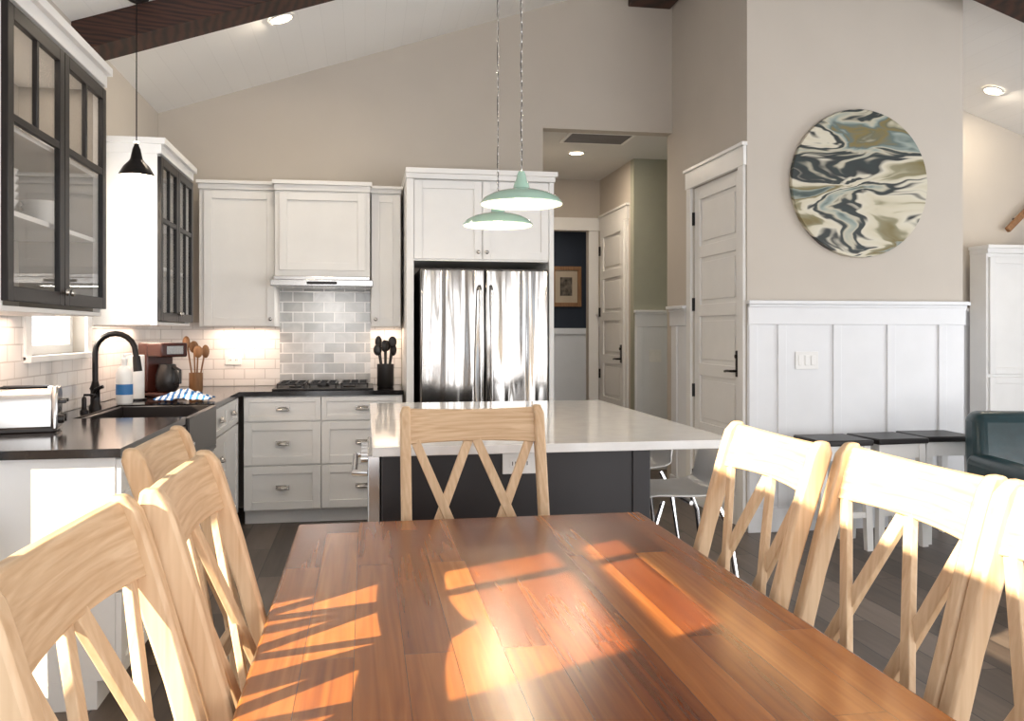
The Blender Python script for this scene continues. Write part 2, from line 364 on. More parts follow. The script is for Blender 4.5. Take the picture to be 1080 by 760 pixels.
# ------------------------------------------------------------------ cabinets
def knob(p,par): MB().cyl((p[0],p[1],p[2]),(p[0],p[1]-.015,p[2]),.006,seg=10).ball((p[0],p[1]-.02,p[2]),(.014,.01,.014),u=14,v=8).obj('knob',NICKEL,par)
def cup(p,par):
    m=MB(); m.ball((p[0],p[1],p[2]-.012),(.046,.026,.028),cut=lambda v:v.z<-.05 or v.y>.05,u=20,v=12)
    m.box((p[0]-.046,p[1]-.003,p[2]-.014),(p[0]+.046,p[1],p[2]+.018))
    m.obj('handle',NICKEL,par,solid=.002)
def front(kind,x0,z0,x1,z1,par,hw=None,mt=WHITE,hmat=None):
    g=.003; x0+=g;x1-=g;z0+=g;z1-=g; f=.055
    if kind=='drawer' and z1-z0<.18: f=.035
    m=MB()
    if kind=='slab': m.box((x0,-.02,z0),(x1,0,z1))
    elif kind in('drawer','door'):
        m.box((x0,-.02,z0),(x0+f,0,z1)).box((x1-f,-.02,z0),(x1,0,z1)).box((x0+f,-.02,z0),(x1-f,0,z0+f)).box((x0+f,-.02,z1-f),(x1-f,0,z1)).box((x0+f,-.009,z0+f),(x1-f,0,z1-f))
    elif kind=='glass':
        f=.05
        m.box((x0,-.022,z0),(x0+f,0,z1)).box((x1-f,-.022,z0),(x1,0,z1)).box((x0+f,-.022,z0),(x1-f,0,z0+f)).box((x0+f,-.022,z1-f),(x1-f,0,z1))
        zs=z0+(z1-z0)*.62; xm=(x0+x1)/2
        m.box((x0+f,-.02,zs-.014),(x1-f,-.002,zs+.014)).box((xm-.011,-.02,zs+.014),(xm+.011,-.002,z1-f))
        if hw and hw[1]=='two': m.box((xm-.011,-.02,z0+f),(xm+.011,-.002,zs-.014))
    nm='drawer' if kind=='drawer' or (hw and hw[0]=='cup') else 'door'
    o=m.obj(nm,mt,par,bevel=.002)
    if kind=='glass':
        o['label']='black framed glass door'
        MB().box((x0+f,-.012,z0+f),(x1-f,-.008,z1-f)).obj('glass_pane',GLASS,o)
    if hw:
        if hw[0]=='cup': cup(((x0+x1)/2,-.02,(z0+z1)/2),o)
        elif hw[0]=='kl': knob((x0+.028,-.02,z0+.05),o)
        elif hw[0]=='kr': knob((x1-.028,-.02,z0+.05),o)
    return o
def cab(name,label,loc,rz,w,h,dp,fronts,toe=0,crown=0,hollow=False,shelves=(),cat='cabinet'):
    r=root(name,label,cat,loc,rz)
    m=MB()
    if hollow:
        s=.018
        m.box((0,0,0),(s,dp,h)).box((w-s,0,0),(w,dp,h)).box((s,0,0),(w-s,dp,s)).box((s,0,h-s),(w-s,dp,h)).box((s,dp-.01,s),(w-s,dp,h-s))
    else:
        m.box((0,0,toe),(w,dp,h))
        if toe: m.box((0,.06,0),(w,dp,toe))
    if crown:
        m.box((-.004,-.024,h),(w+.004,dp,h+crown*.6)); m.box((-.015,-.045,h+crown*.6),(w+.015,dp,h+crown))
    m.obj('body',WHITE,r,bevel=.002)
    if hollow:
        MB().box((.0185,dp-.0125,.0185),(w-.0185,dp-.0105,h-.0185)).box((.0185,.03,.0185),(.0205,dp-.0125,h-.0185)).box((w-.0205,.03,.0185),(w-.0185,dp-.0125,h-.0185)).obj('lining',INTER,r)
    for z in shelves: MB().box((.022,.02,z),(w-.022,dp-.0135,z+.018)).obj('shelf',WHITE,r)
    for f in fronts: front(f[0],*f[1:5],par=r,hw=f[5],mt=f[6] if len(f)>6 else WHITE)
    return r
XF=-.87
CU=('cup',0)
R90=PI/2
def d3(w,top=.885,z0=.105):
    return [('drawer',0,.715,w,top,CU),('drawer',0,.415,w,.71,CU),('drawer',0,z0,w,.41,CU)]
cab('base_cabinet','white drawer cabinet with cup pulls at worktop end',(XF,3.21,0),R90,.49,.889,.645,d3(.49),toe=.1)
cab('base_cabinet','white cabinet beneath dark apron sink',(XF,4.31,0),R90,.79,.66,.645,[('door',0,.105,.395,.655,('kr',0)),('door',.395,.105,.79,.655,('kl',0))],toe=.1)
cab('base_cabinet','white three-drawer cabinet beside the sink',(XF,5.11,0),R90,.93,.889,.645,d3(.47)+[('drawer',.47,.715,.93,.885,CU),('door',.47,.105,.93,.71,('kl',0))],toe=.1)
cab('base_cabinet','white drawer cabinet under dark worktop beside cooktop',(-.82,6.08,0),0,.52,.889,.63,d3(.52),toe=.1)
cab('base_cabinet','white drawer cabinet under the cooktop',(-.30,6.08,0),0,.56,.889,.63,d3(.56),toe=.1)
r=root('dishwasher','dark stainless dishwasher under the worktop','dishwasher',(XF,3.705,0),R90)
MB().box((0,0,.1),(.595,.6,.885)).box((0,.06,.0),(.595,.6,.1)).obj('body',BLACK,r)
o=MB().box((.003,-.025,.11),(.592,0,.88)).obj('door',mat('dark_steel',(.08,.07,.07),.3,.9),r,bevel=.004)
MB().tube([(.05,-.03,.80),(.06,-.065,.80),(.54,-.065,.80),(.55,-.03,.80)],.011).obj('handle',STEEL,o)
m=MB(); T0,T1=.89,.922
m.box((XL+.01,3.18,T0),(-.845,4.315,T1)).box((XL+.01,4.315,T0),(-1.36,5.085,T1)).box((XL+.01,5.085,T0),(-.845,YB-.012,T1)).box((-.845,6.04,T0),(.268,YB-.012,T1))
tag(m.obj('worktop',COUNTER),'polished dark stone L-shaped kitchen worktop','worktop')
r=root('sink','dark farmhouse apron sink under black faucet','sink',(0,0,0))
m=MB(); x0,x1,y0,y1_=-1.355,-.835,4.32,5.08
m.box((x0,y0,.67),(x1,y1_,.69)).box((x0,y0,.69),(x0+.02,y1_,.915)).box((x1-.03,y0,.69),(x1,y1_,.915)).box((x0+.02,y0,.69),(x1-.03,y0+.02,.915)).box((x0+.02,y1_-.02,.69),(x1-.03,y1_,.915))
m.obj('basin',mat('dark_sink',(.03,.025,.024),.3,.3),r,bevel=.006)
MB().cyl((-1.1,4.7,.69),(-1.1,4.7,.694),.045).obj('drain',NICKEL,r)
r=root('faucet','black bronze gooseneck kitchen faucet behind the sink','faucet',(-1.40,4.80,T1))
MB().lathe([(.032,0),(.032,.015),(.024,.03),(.023,.10),(.028,.11),(.020,.13),(.016,.15)]).obj('base',BRONZE,r)
pts=[(0,0,.14),(0,0,.30)]+[(.10-.10*math.cos(a),0,.30+.10*math.sin(a)) for a in [i*PI/10 for i in range(1,11)]]+[(.205,0,.27)]
MB().tube(pts,.015,12).obj('spout',BRONZE,r)
MB().cyl((.204,0,.28),(.212,0,.20),.019,.023).obj('spray_head',BRONZE,r)
MB().cyl((0,0,.07),(.0,-.05,.08),.013).tube([(0,-.05,.08),(.02,-.065,.11),(.06,-.07,.125)],.009).obj('handle',BRONZE,r)
r=root('soap_dispenser','black bronze soap pump beside the faucet','soap dispenser',(-1.40,4.62,T1))
MB().lathe([(.02,0),(.02,.01),(.012,.02),(.012,.07),(.008,.08)]).obj('body',BRONZE,r)
MB().tube([(0,0,.075),(0,0,.09),(.05,0,.09)],.006).obj('pump',BRONZE,r)
KL=('kl',0);KR=('kr',0)
cab('wall_cabinet','tall wall cabinet with black framed glass doors above the toaster',(-1.17,3.02,1.40),R90,1.08,1.03,.348,[('glass',0,.03,.54,1.02,('kr','one'),BLACK),('glass',.54,.03,1.08,1.02,('kl','one'),BLACK)],crown=.09,hollow=True,shelves=(.33,.62))
cab('wall_cabinet','white wall cabinet with black framed glass doors by the corner',(-1.17,5.15,1.37),R90,.92,.98,.348,[('glass',0,.02,.46,.97,('kr','two'),BLACK),('glass',.46,.02,.92,.97,('kl','two'),BLACK)],crown=.09,hollow=True,shelves=(.33,.62))
cab('wall_cabinet','white shaker wall cabinet in the corner',(-1.165,6.37,1.37),0,.525,.98,.345,[('door',.03,.0,.525,.97,KR)],crown=.06)
cab('hood_cabinet','white shaker hood cabinet above the cooktop',(-.635,6.28,1.73),0,.67,.61,.435,[('door',.03,.04,.64,.6,None)],crown=.07)
cab('wall_cabinet','narrow white shaker wall cabinet beside the hood',(.045,6.37,1.37),0,.215,.98,.345,[('door',0,0,.215,.97,KL)],crown=.05)
r=root('range_hood','slim stainless steel range hood beneath white cabinet','range hood',(-.655,6.17,1.655))
MB().box((0,.0,0),(.71,.5,.045)).box((.02,.03,.045),(.69,.5,.072)).obj('body',STEEL,r,bevel=.004)
MB().box((.25,-.002,.012),(.46,.001,.032)).obj('control_strip',BLACK,r)
r=root('fridge_cabinet','white fridge surround with two shaker doors above','cabinet',(0,0,0))
MB().box((.285,5.98,0),(.335,YB-.012,2.40)).box((1.30,5.98,0),(1.335,YB-.012,2.40)).box((.335,6.0,1.83),(1.30,YB-.012,2.40)).box((.28,5.955,2.40),(1.34,YB-.012,2.435)).box((.277,5.935,2.435),(1.355,YB-.012,2.47)).obj('body',WHITE,r,bevel=.002)
for a,b,k in ((.335,.8175,KR),(.8175,1.30,KL)):
    o=front('door',a,1.84,b,2.395,r,k); o.location=(0,6.0,0)
r=root('refrigerator','stainless steel french door refrigerator','refrigerator',(.375,5.93,0))
MB().box((0,.06,.0),(.91,.76,1.775)).obj('body',BLACK,r,bevel=.005)
for a,b,hx in ((.002,.452,.415),(.458,.908,.495)):
    o=MB().box((a,0,.68),(b,.055,1.77)).obj('door',FRIDGE,r,bevel=.012,seg=3)
    MB().tube([(hx,-.0,.80),(hx,-.05,.83),(hx,-.065,1.2),(hx,-.05,1.62),(hx,0,1.65)],.013,12).obj('handle',STEEL,o)
o=MB().box((.002,0,.06),(.908,.055,.672)).obj('drawer',FRIDGE,r,bevel=.012,seg=3)
MB().tube([(.1,0,.60),(.12,-.055,.60),(.79,-.055,.60),(.81,0,.60)],.013,12).obj('handle',STEEL,o)
r=root('cooktop','black gas cooktop set in the dark worktop','cooktop',(-.64,6.13,T1))
MB().box((0,0,0),(.70,.5,.012)).obj('body',BLACK,r,bevel=.004)
for i,(bx,by) in enumerate(((.15,.14),(.15,.36),(.53,.14),(.53,.36),(.34,.25))):
    MB().lathe([(.045,.012),(.045,.022),(.03,.028),(.001,.028)],(bx,by,0)).obj('burner',BLACK,r)
for gx in (.03,.25,.47):
    m=MB()
    for k in range(4): m.box((gx+k*.06,.03,.034),(gx+k*.06+.012,.47,.046))
    for k in (.03,.25,.458): m.box((gx,k,.034),(gx+.192,k+.012,.046))
    for k in (.03,.458):
        m.box((gx,k,.012),(gx+.012,k+.012,.034)).box((gx+.18,k,.012),(gx+.192,k+.012,.034))
    m.obj('grate',RUBBER,r)
IX0,IX1,IY0,IY1=.025,1.39,3.05,4.97
r=root('kitchen_island','charcoal kitchen island base with panelled end','kitchen island',(0,0,0))
m=MB(); m.box((.06,3.13,.1),(1.07,4.93,.889)).box((.10,3.17,0),(1.03,4.9,.1)); m.obj('body',DARKCAB,r,bevel=.003)
m=MB(); a,b=.06,1.07; y=3.13
m.box((a,y-.012,.1),(b,y,.889)).box((a,y-.02,.1),(a+.07,y-.012,.889)).box((b-.07,y-.02,.1),(b,y-.012,.889)); m.obj('end_panel',DARKCAB,r,bevel=.003)
tag(MB().box((IX0,IY0,.889),(IX1,IY1,.922)).obj('island_worktop',QUARTZ,bevel=.003),'polished white quartz island worktop','worktop')
r2=root('beverage_cooler','stainless undercounter appliance built into the island','beverage cooler',(.06,3.22,0))
MB().box((-.05,0,.12),(-.003,.58,.87)).obj('door',STEEL,r2,bevel=.004)
MB().box((-.03,0,.0),(-.003,.58,.118)).obj('kick_plate',BLACK,r2)
MB().tube([(-.05,.04,.80),(-.10,.05,.80),(-.10,.53,.80),(-.05,.54,.80)],.012).obj('handle',CHROME,r2)
for k in (.1,.2,.3,.4,.5): MB().cyl((-.05,k,.845),(-.075,k,.845),.014,seg=14).obj('knob',CHROME,r2)
def outlet(loc,rz,w,h,n,label,vert=True):
    r=root('wall_outlet' if n==1 else 'light_switch',label,'outlet' if n==1 else 'light switch',loc,rz)
    MB().box((-w/2,-.007,-h/2),(w/2,0,h/2)).obj('plate',PLASTIC,r,bevel=.002)
    for i in range(n):
        x=(i-(n-1)/2)*.046
        if n==1:
            for s in (-1,1):
                MB().box((s*.022-.016,-.0085,-.016),(s*.022+.016,-.007,.016)).obj('socket',WHITE,r,bevel=.001)
                MB().box((s*.022-.007,-.009,-.008),(s*.022-.004,-.0084,.006)).box((s*.022+.004,-.009,-.008),(s*.022+.007,-.0084,.006)).obj('slot',RUBBER,r)
        else: MB().box((x-.016,-.011,-.033),(x+.016,-.007,.033)).obj('rocker',WHITE,r,bevel=.002)
outlet((.565,3.117,.845),0,.13,.08,1,'white outlet on the dark island end')
outlet((2.92,PY-.0105,1.14),0,.165,.118,3,'white triple rocker switch on white panelling')
outlet((2.76,7.889,1.10),0,.12,.118,2,'white double switch on hall panelling')
outlet((-.98,YB-.0085,1.12),0,.12,.075,1,'white outlet on tiled backsplash')
# ------------------------------------------------------------------ dining table
r=root('dining_table','long dining table with glossy reddish plank top','table',(0.333,1.52,0))
W2,L2=.528,1.085
MB().box((-W2,-L2,.716),(W2,L2,.76)).obj('tabletop',TABLEW,r,bevel=.008,seg=3)
m=MB()
for s in (-1,1):
    m.box((s*.40-.012,-L2+.16,.63),(s*.40+.012,L2-.16,.716)); m.box((-.388,s*(L2-.17)-.012,.63),(.388,s*(L2-.17)+.012,.716))
m.obj('apron',TABLEL,r)
for sy in (-1,1):
    m=MB(); y=sy*.72
    m.box((-.30,y-.05,0),(.30,y+.05,.07)).loft([[(-.07,y-.04,.07),(.07,y-.04,.07),(.07,y+.04,.07),(-.07,y+.04,.07)],[(-.05,y-.035,.35),(.05,y-.035,.35),(.05,y+.035,.35),(-.05,y+.035,.35)],[(-.07,y-.04,.64),(.07,y-.04,.64),(.07,y+.04,.64),(-.07,y+.04,.64)]]).box((-.3,y-.04,.64),(.3,y+.04,.716))
    m.obj('leg',TABLEL,r,bevel=.004)
MB().box((-.03,-.68,.2),(.03,.68,.28)).obj('stretcher',TABLEL,r,bevel=.004)
# ------------------------------------------------------------------ dining chair
CW=.24; CT=1.085
def yb(z):
    if z<.45: return -.20-.05*((.45-z)/.45)**1.3
    u=(z-.45)/.63; return -.20-.165*u**1.25
def bow(x): return -.022*(1-(x/CW)**2)
def make_chair(loc,rz,label):
    r=root('dining_chair',label,'chair',loc,rz,'blonde wood dining chairs around the table')
    m=MB(); rings=[]
    def outline(ins):
        pts=[]
        for (x,y) in ((-.20,-.185),(.20,-.185),(.222,.0),(.222,.20),(.18,.240),(0,.250),(-.18,.240),(-.222,.20),(-.222,0)):
            pts.append((x*(1-ins),y*(1-ins)))
        return pts
    for z,i in ((.43,.03),(.44,0),(.455,0),(.463,.02),(.460,.15),(.452,.5)):
        rings.append([(x,y,z) for x,y in outline(i)])
    m.loft(rings).obj('seat',CHAIRWX,r,ang=50)
    for s in (-1,1):
        m=MB(); rings=[]
        zs=[0,.15,.3,.42,.5,.6,.7,.8,.9,.98,1.03,1.06,1.078,CT]
        for z in zs:
            hd=.019+.010*math.exp(-((z-.46)/.16)**2)
            if z>.8: hd=.02+.004*(z-.8)/.2
            if z>1.05: hd*=(1-((z-1.05)/(CT-1.05))**2*.55)
            xo=s*CW; xi=s*(CW-.034); y=yb(z)
            if z>1.07: xo=s*(CW-.006)
            rings.append([(xo,y-hd,z),(xo,y+hd,z),(xi,y+hd,z),(xi,y-hd,z)])
        m.loft(rings).obj('leg',CHAIRW,r,bevel=.006,seg=2,ang=50)
    for s in (-1,1):
        x=s*.185; m=MB()
        m.loft([[(x+a*.014,.2+b*.014,0) for a,b in ((-1,-1),(1,-1),(1,1),(-1,1))],[(x+a*.021,.2+b*.021,.43) for a,b in ((-1,-1),(1,-1),(1,1),(-1,1))]])
        m.obj('leg',CHAIRW,r,bevel=.004)
    m=MB(); rings=[]
    for i in range(13):
        x=-(CW-.03)+2*(CW-.03)*i/12
        q=1-(x/CW)**2
        zt=CT-.006-.008*q; zb=.962+.008*q
        yt=yb(zt)+bow(x); y0=yb(zb)+bow(x); h=.0125
        zm=(zt+zb)/2; ym=yb(zm)+bow(x)
        rings.append([(x,y0+h,zb),(x,ym+h+.001,zm),(x,yt+h*.8,zt),(x,yt-h*.8,zt),(x,ym-h-.001,zm),(x,y0-h,zb)])
    m.loft(rings).obj('top_rail',CHAIRWX,r,bevel=.004,ang=50)
    m=MB(); rings=[]
    for i in range(9):
        x=-(CW-.03)+2*(CW-.03)*i/8
        y0=yb(.54)+bow(x)*.7
        rings.append([(x,y0+.011,.52),(x,y0+.011,.565),(x,y0-.011,.565),(x,y0-.011,.52)])
    m.loft(rings).obj('lower_rail',CHAIRWX,r,bevel=.003,ang=50)
    e=CW-.048
    for k,(xa,xb) in enumerate(((-e,-.012),(-.012,-e),(.012,e),(e,.012))):
        m=MB(); rings=[]; za,zb=.975,.555
        dx,dz=xb-xa,zb-za; l=math.hypot(dx,dz); nx,nz=-dz/l,dx/l
        off=.004 if k%2 else -.004; w=.015; h=.0075
        for i in range(9):
            u=i/8; x=xa+dx*u; z=za+dz*u; y=yb(z)+bow(x)*(.7+.3*(1-u))+off
            rings.append([(x+nx*w,y+h,z+nz*w),(x-nx*w,y+h,z-nz*w),(x-nx*w,y-h,z-nz*w),(x+nx*w,y-h,z+nz*w)])
        m.loft(rings).obj('back_slat',CHAIRW,r,bevel=.002,ang=50)
    m=MB()
    m.box((-.17,.19,.37),(.17,.21,.43)).box((-.205,-.205,.37),(.205,-.185,.43))
    for s in (-1,1): m.box((s*.198-.01,-.185,.37),(s*.198+.01,.19,.43))
    m.obj('apron',CHAIRWX,r)
    for s in (-1,1):
        MB().box((s*.198-.009,-.21,.17),(s*.198+.009,.195,.205)).obj('stretcher',CHAIRWX,r)
    MB().box((-.19,-.01,.176),(.19,.01,.2)).obj('stretcher',CHAIRWX,r)
    return r
ch=make_chair((.353,2.47,0),PI,'blonde wood double-X back dining chair at the table head')
dup(ch,(-.012,1.13,0),-PI/2+math.radians(-3),'sunlit blonde wood double-X back dining chair at the table')
dup(ch,(0.035,1.635,0),-PI/2,'blonde wood double-X back dining chair between two others')
dup(ch,(-.12,2.13,0),-PI/2,'blonde wood double-X back dining chair pulled out from table')
dup(ch,(.645,1.99,0),PI/2,'blonde wood double-X back dining chair in front of the island stools')
dup(ch,(.70,1.52,0),PI/2,'blonde wood double-X back dining chair beside a matching pair')
dup(ch,(.70,1.035,0),PI/2,'blonde wood double-X back dining chair catching sunlight on its side')
# ------------------------------------------------------------------ island stools
def stool(loc,rz,label):
    r=root('bar_stool',label,'stool',loc,rz,'white shell stools at the island')
    prof=[(.19,.655),(.17,.665),(.05,.655),(-.08,.655),(-.15,.675),(-.19,.72),(-.21,.80),(-.215,.86)]
    m=MB(); rows=[]
    for i,(y,z) in enumerate(prof):
        w=.20 if i<5 else .20-.012*(i-4)
        rows.append([m.bm.verts.new((x*w,y+(.05*x*x if i>4 else 0),z+(.02*x*x if i<5 else 0))) for x in (-1,-.6,-.2,.2,.6,1)])
    for a,b in zip(rows[:-1],rows[1:]):
        for j in range(5): m.bm.faces.new((a[j],a[j+1],b[j+1],b[j]))
    m.obj('seat',PLASTIC,r,solid=.012,sub=2)
    for sx in (-1,1):
        MB().tube([(sx*.15,.12,.655),(sx*.165,.16,.55),(sx*.20,.20,.03),(sx*.20,.17,.01),(sx*.20,-.19,.01),(sx*.20,-.22,.03),(sx*.165,-.15,.55),(sx*.15,-.10,.655)],.010,10).obj('leg',CHROME,r)
    MB().tube([(-.19,.19,.24),(.19,.19,.24)],.009).tube([(-.15,0,.645),(.15,0,.645)],.009).obj('footrest',CHROME,r)
    return r
st=stool((1.29,3.40,0),PI/2,'white shell stool with chrome frame under the island')
dup(st,(1.31,4.10,0),PI/2,'white shell stool with chrome frame beside the island')
def bstool(loc,rz,label):
    r=root('wooden_stool',label,'stool',loc,rz,'black topped white stools')
    MB().box((-.175,-.17,.64),(.175,.17,.675)).obj('seat',BLACK,r,bevel=.008)
    for a in (-1,1):
        for b in (-1,1):
            MB().loft([[(a*.155+i*.02,b*.145+j*.02,0) for i,j in ((-1,-1),(1,-1),(1,1),(-1,1))],[(a*.14+i*.022,b*.13+j*.022,.64) for i,j in ((-1,-1),(1,-1),(1,1),(-1,1))]]).obj('leg',WHITE,r)
    m=MB(); 
    for b in (-1,1): m.box((-.12,b*.135-.01,.55),(.12,b*.135+.01,.64)); m.box((b*.145-.01,-.11,.55),(b*.145+.01,.11,.64))
    m.obj('apron',WHITE,r)
    m=MB()
    for b in (-1,1): m.box((-.13,b*.142-.009,.2),(.13,b*.142+.009,.235)); m.box((b*.152-.009,-.12,.28),(b*.152+.009,.12,.315))
    m.obj('stretcher',WHITE,r)
    return r
bs=bstool((2.87,4.9,0),0,'white wooden stool with flat black seat by the wall')
dup(bs,(3.26,4.93,0),.05); dup(bs,(3.64,4.98,0),-.04)
r=root('leather_armchair','dark teal leather armchair with rounded cushions','armchair',(3.84,4.02,0),math.radians(168))
MB().box((-.42,-.40,.12),(.42,.40,.34)).obj('base',TEAL,r,bevel=.03,seg=3)
MB().box((-.30,-.30,.34),(.30,.42,.48)).obj('seat_cushion',TEAL,r,bevel=.05,seg=4)
MB().loft([[(-.40,-.26,.30),(.40,-.26,.30),(.40,-.46,.30),(-.40,-.46,.30)],[(-.42,-.30,.6),(.42,-.30,.6),(.42,-.50,.6),(-.42,-.50,.6)],[(-.40,-.36,.86),(.40,-.36,.86),(.40,-.54,.86),(-.40,-.54,.86)]]).obj('backrest',TEAL,r,bevel=.06,seg=4)
for s in (-1,1): MB().box((s*.30,-.42,.3),(s*.45,.40,.62)).obj('armrest',TEAL,r,bevel=.06,seg=4)
for a in (-1,1):
    for b in (-1,1): MB().cyl((a*.36,b*.34,0),(a*.35,b*.33,.13),.018,.026).obj('leg',OAK,r)
# ------------------------------------------------------------------ pendants
def pendant(loc,ceil,R,mt,label,small=False,chain=False):
    r=root('pendant_lamp',label,'pendant lamp',loc,0,None if small else 'mint enamel pendants over the island')
    if small:
        prof=[(R,0),(R*.95,.014),(R*.72,.050),(R*.42,.078),(.030,.09),(.024,.12),(.020,.14),(.012,.16),(.010,.18)]
        inn=[(R*.97,.001),(R*.93,.012),(R*.70,.046),(R*.40,.073),(.02,.083)]
    else:
        prof=[(R,0),(R,.006),(R*.92,.026),(R*.72,.046),(R*.50,.058),(R*.30,.064),(R*.20,.072),(R*.17,.095),(.024,.105),(.019,.13),(.012,.145)]
        inn=[(R*.985,.002),(R*.90,.022),(R*.70,.041),(R*.45,.052),(.03,.058)]
    MB().lathe(prof,seg=40,cap=False).obj('lamp_shade',mt,r)
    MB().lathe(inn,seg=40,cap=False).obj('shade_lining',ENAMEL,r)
    top=prof[-1][1]
    MB().ball((0,0,.028),(.026,.026,.030)).cyl((0,0,.05),(0,0,top),.011).obj('bulb',BULB,r)
    if chain:
        m=MB(); z=top; i=0
        H=ceil-loc[2]
        while z<H:
            pts=[]
            for k in range(8):
                a=2*PI*k/8; w=.0055*math.cos(a); h=.013*math.sin(a)
                pts.append((w,0,z+.013+h) if i%2 else (0,w,z+.013+h))
            m.tube(pts,.0014,5,closed=True); z+=.0215; i+=1
        m.obj('chain',STEEL,r)
        MB().tube([(.004*math.sin(k*1.3),.004*math.cos(k*1.1),top+(H-top)*k/30) for k in range(31)],.0016,6).obj('cord',BRONZE,r)
    else: MB().cyl((0,0,top),(0,0,ceil-loc[2]),.003,seg=8).obj('cord',BRONZE,r)
    MB().lathe([(.06,0),(.06,-.012),(.03,-.03),(.006,-.04)],(0,0,ceil-loc[2])).obj('canopy',BRONZE,r)
    lt=bpy.data.lights.new('pendant_light','POINT'); lt.energy=5; lt.color=(1,.8,.56); lt.shadow_soft_size=.03
    lo=bpy.data.objects.new('pendant_light',lt); S.collection.objects.link(lo); lo.parent=r; lo.location=(0,0,-.02)
    return r
pendant((.672,3.66,1.885),c(.672)-.012,.18,MINT,'mint green enamel pendant lamp over the island end near the table',chain=True)
pendant((.672,4.33,1.875),c(.672)-.012,.18,MINT,'mint green enamel pendant lamp over the island end near the fridge',chain=True)
pendant((-1.165,4.68,2.135),c(-1.165)-.012,.088,BRONZE,'small dark metal pendant lamp above the sink',small=True)
def can(x,y,label):
    z=c(x); r=root('recessed_light',label,'ceiling light',(x,y,z-.004)); 
    sl=math.atan(.335)*(-1 if x<RX else 1); r.rotation_euler=(0,sl,0)
    MB().lathe([(.085,0),(.085,-.006),(.065,-.008),(.065,-.001)],cap=False).obj('trim_ring',WHITE,r)
    MB().lathe([(.065,-.003),(.001,-.003)]).obj('lens',LAMP,r)
    return r
can(-.515,5.51,'round recessed light glowing in sloped ceiling')
can(5.07,6.22,'round recessed light glowing in sloped ceiling')
r=root('recessed_light','round recessed light in the hall ceiling','ceiling light',(1.94,7.73,HZ-.001))
MB().lathe([(.085,0),(.085,-.006),(.065,-.008),(.065,-.001)],cap=False).obj('trim_ring',WHITE,r)
MB().lathe([(.065,-.003),(.001,-.003)]).obj('lens',LAMP,r)
r=root('air_vent','grey louvred return air vent in hall ceiling','air vent',(1.97,7.12,HZ))
m=MB(); m.box((-.29,-.20,-.01),(.29,-.17,0)).box((-.29,.17,-.01),(.29,.2,0)).box((-.29,-.17,-.01),(-.26,.17,0)).box((.26,-.17,-.01),(.29,.17,0)); m.obj('frame',WHITE,r)
m=MB()
for k in range(12): m.box((-.26,-.165+k*.028,-.012),(.26,-.155+k*.028,-.001))
m.obj('louvres',mat('vent_grey',(.18,.16,.15),.6),r)
# ------------------------------------------------------------------ wall art, picture
r=root('round_wall_art','round abstract poured artwork in green, cream and gold','wall art',(3.30,PY,2.335))
m=MB(); seg=72
m.loft([[(.50*math.cos(2*PI*i/seg),yy,.50*math.sin(2*PI*i/seg)) for i in range(seg)] for yy in (-.04,-.002)])
m.obj('panel',ART,r,bevel=.004)
r=root('picture_frame','wood framed picture with pale mat on navy wall','picture',(2.57,10.8,1.92))
MB().box((-.20,-.03,-.26),(.20,0,-.21)).box((-.20,-.03,.21),(.20,0,.26)).box((-.20,-.03,-.21),(-.15,0,.21)).box((.15,-.03,-.21),(.20,0,.21)).obj('frame',OAK,r)
MB().box((-.15,-.012,-.21),(.15,-.001,.21)).obj('mat_board',mat('tan_mat',(.45,.36,.26),.8),r)
MB().box((-.08,-.014,-.12),(.08,-.011,.12)).obj('print',mat('sepia_print',(.10,.08,.06),.8,var=.8,ns=18),r)
cab('tall_cabinet','tall white panelled cabinet against the wall',(5.20,6.46,0),0,.95,2.0,.20,[('door',.02,.1,.475,.95,('kr',0)),('door',.475,.1,.93,.95,('kl',0)),('door',.02,.97,.475,1.97,('kr',0)),('door',.475,.97,.93,1.97,('kl',0))],crown=.07)
r=root('handrail','sloping wooden stair handrail on the wall','handrail',(5.75,YB,2.40))
MB().box((-.26,-.09,-.025),(1.4,-.05,.025)).obj('rail',OAK,r,rot=(0,-.75,0),bevel=.008)
for a in (-.1,.8): MB().cyl((a*.73,-.06,a*.68),(a*.73,0,a*.68),.01).obj('bracket',BRONZE,r)
# ------------------------------------------------------------------ counter items
r=root('toaster','stainless steel toaster with black knobs on the worktop','toaster',(-1.372,3.80,T1),math.radians(12))
m=MB(); pr=[]
for i in range(13):
    a=PI*i/12; pr.append((.075*math.cos(a)*1.0,.155+.03*math.sin(a)))
pr=[(.08,.02)]+[(.08,.12)]+pr+[(-.08,.12),(-.08,.02)]
m.prism(pr,'x',-.115,.10); m.obj('body',STEEL,r,bevel=.004)
MB().prism([(.084,.008),(.084,.15),(.06,.185),(-.06,.185),(-.084,.15),(-.084,.008)],'x',.10,.122).obj('end_cap',STEEL,r,bevel=.008)
MB().box((-.115,-.078,0),(.115,.078,.02)).obj('base',RUBBER,r,bevel=.004)
for y in (-.032,.032): MB().box((-.09,y-.012,.183),(.08,y+.012,.1865)).obj('slot',BLACK,r)
for y in (-.045,.045):
    MB().cyl((.122,y,.05),(.142,y,.05),.02,.017).obj('knob',RUBBER,r)
    MB().box((.122,y-.014,.115),(.15,y+.014,.13)).obj('lever',RUBBER,r,bevel=.003)
r=root('coffee_maker','dark drip coffee maker on the corner worktop','coffee maker',(-1.27,5.72,T1),math.radians(50))
MB().box((-.10,-.13,0),(.10,.11,.03)).box((-.10,.02,.03),(.10,.11,.34)).box((-.10,-.12,.25),(.10,.02,.34)).obj('body',BROWNP,r,bevel=.012,seg=3)
MB().lathe([(.055,0),(.07,.03),(.07,.10),(.055,.15),(.05,.17)],(0,-.05,.035)).obj('carafe',RUBBER,r)
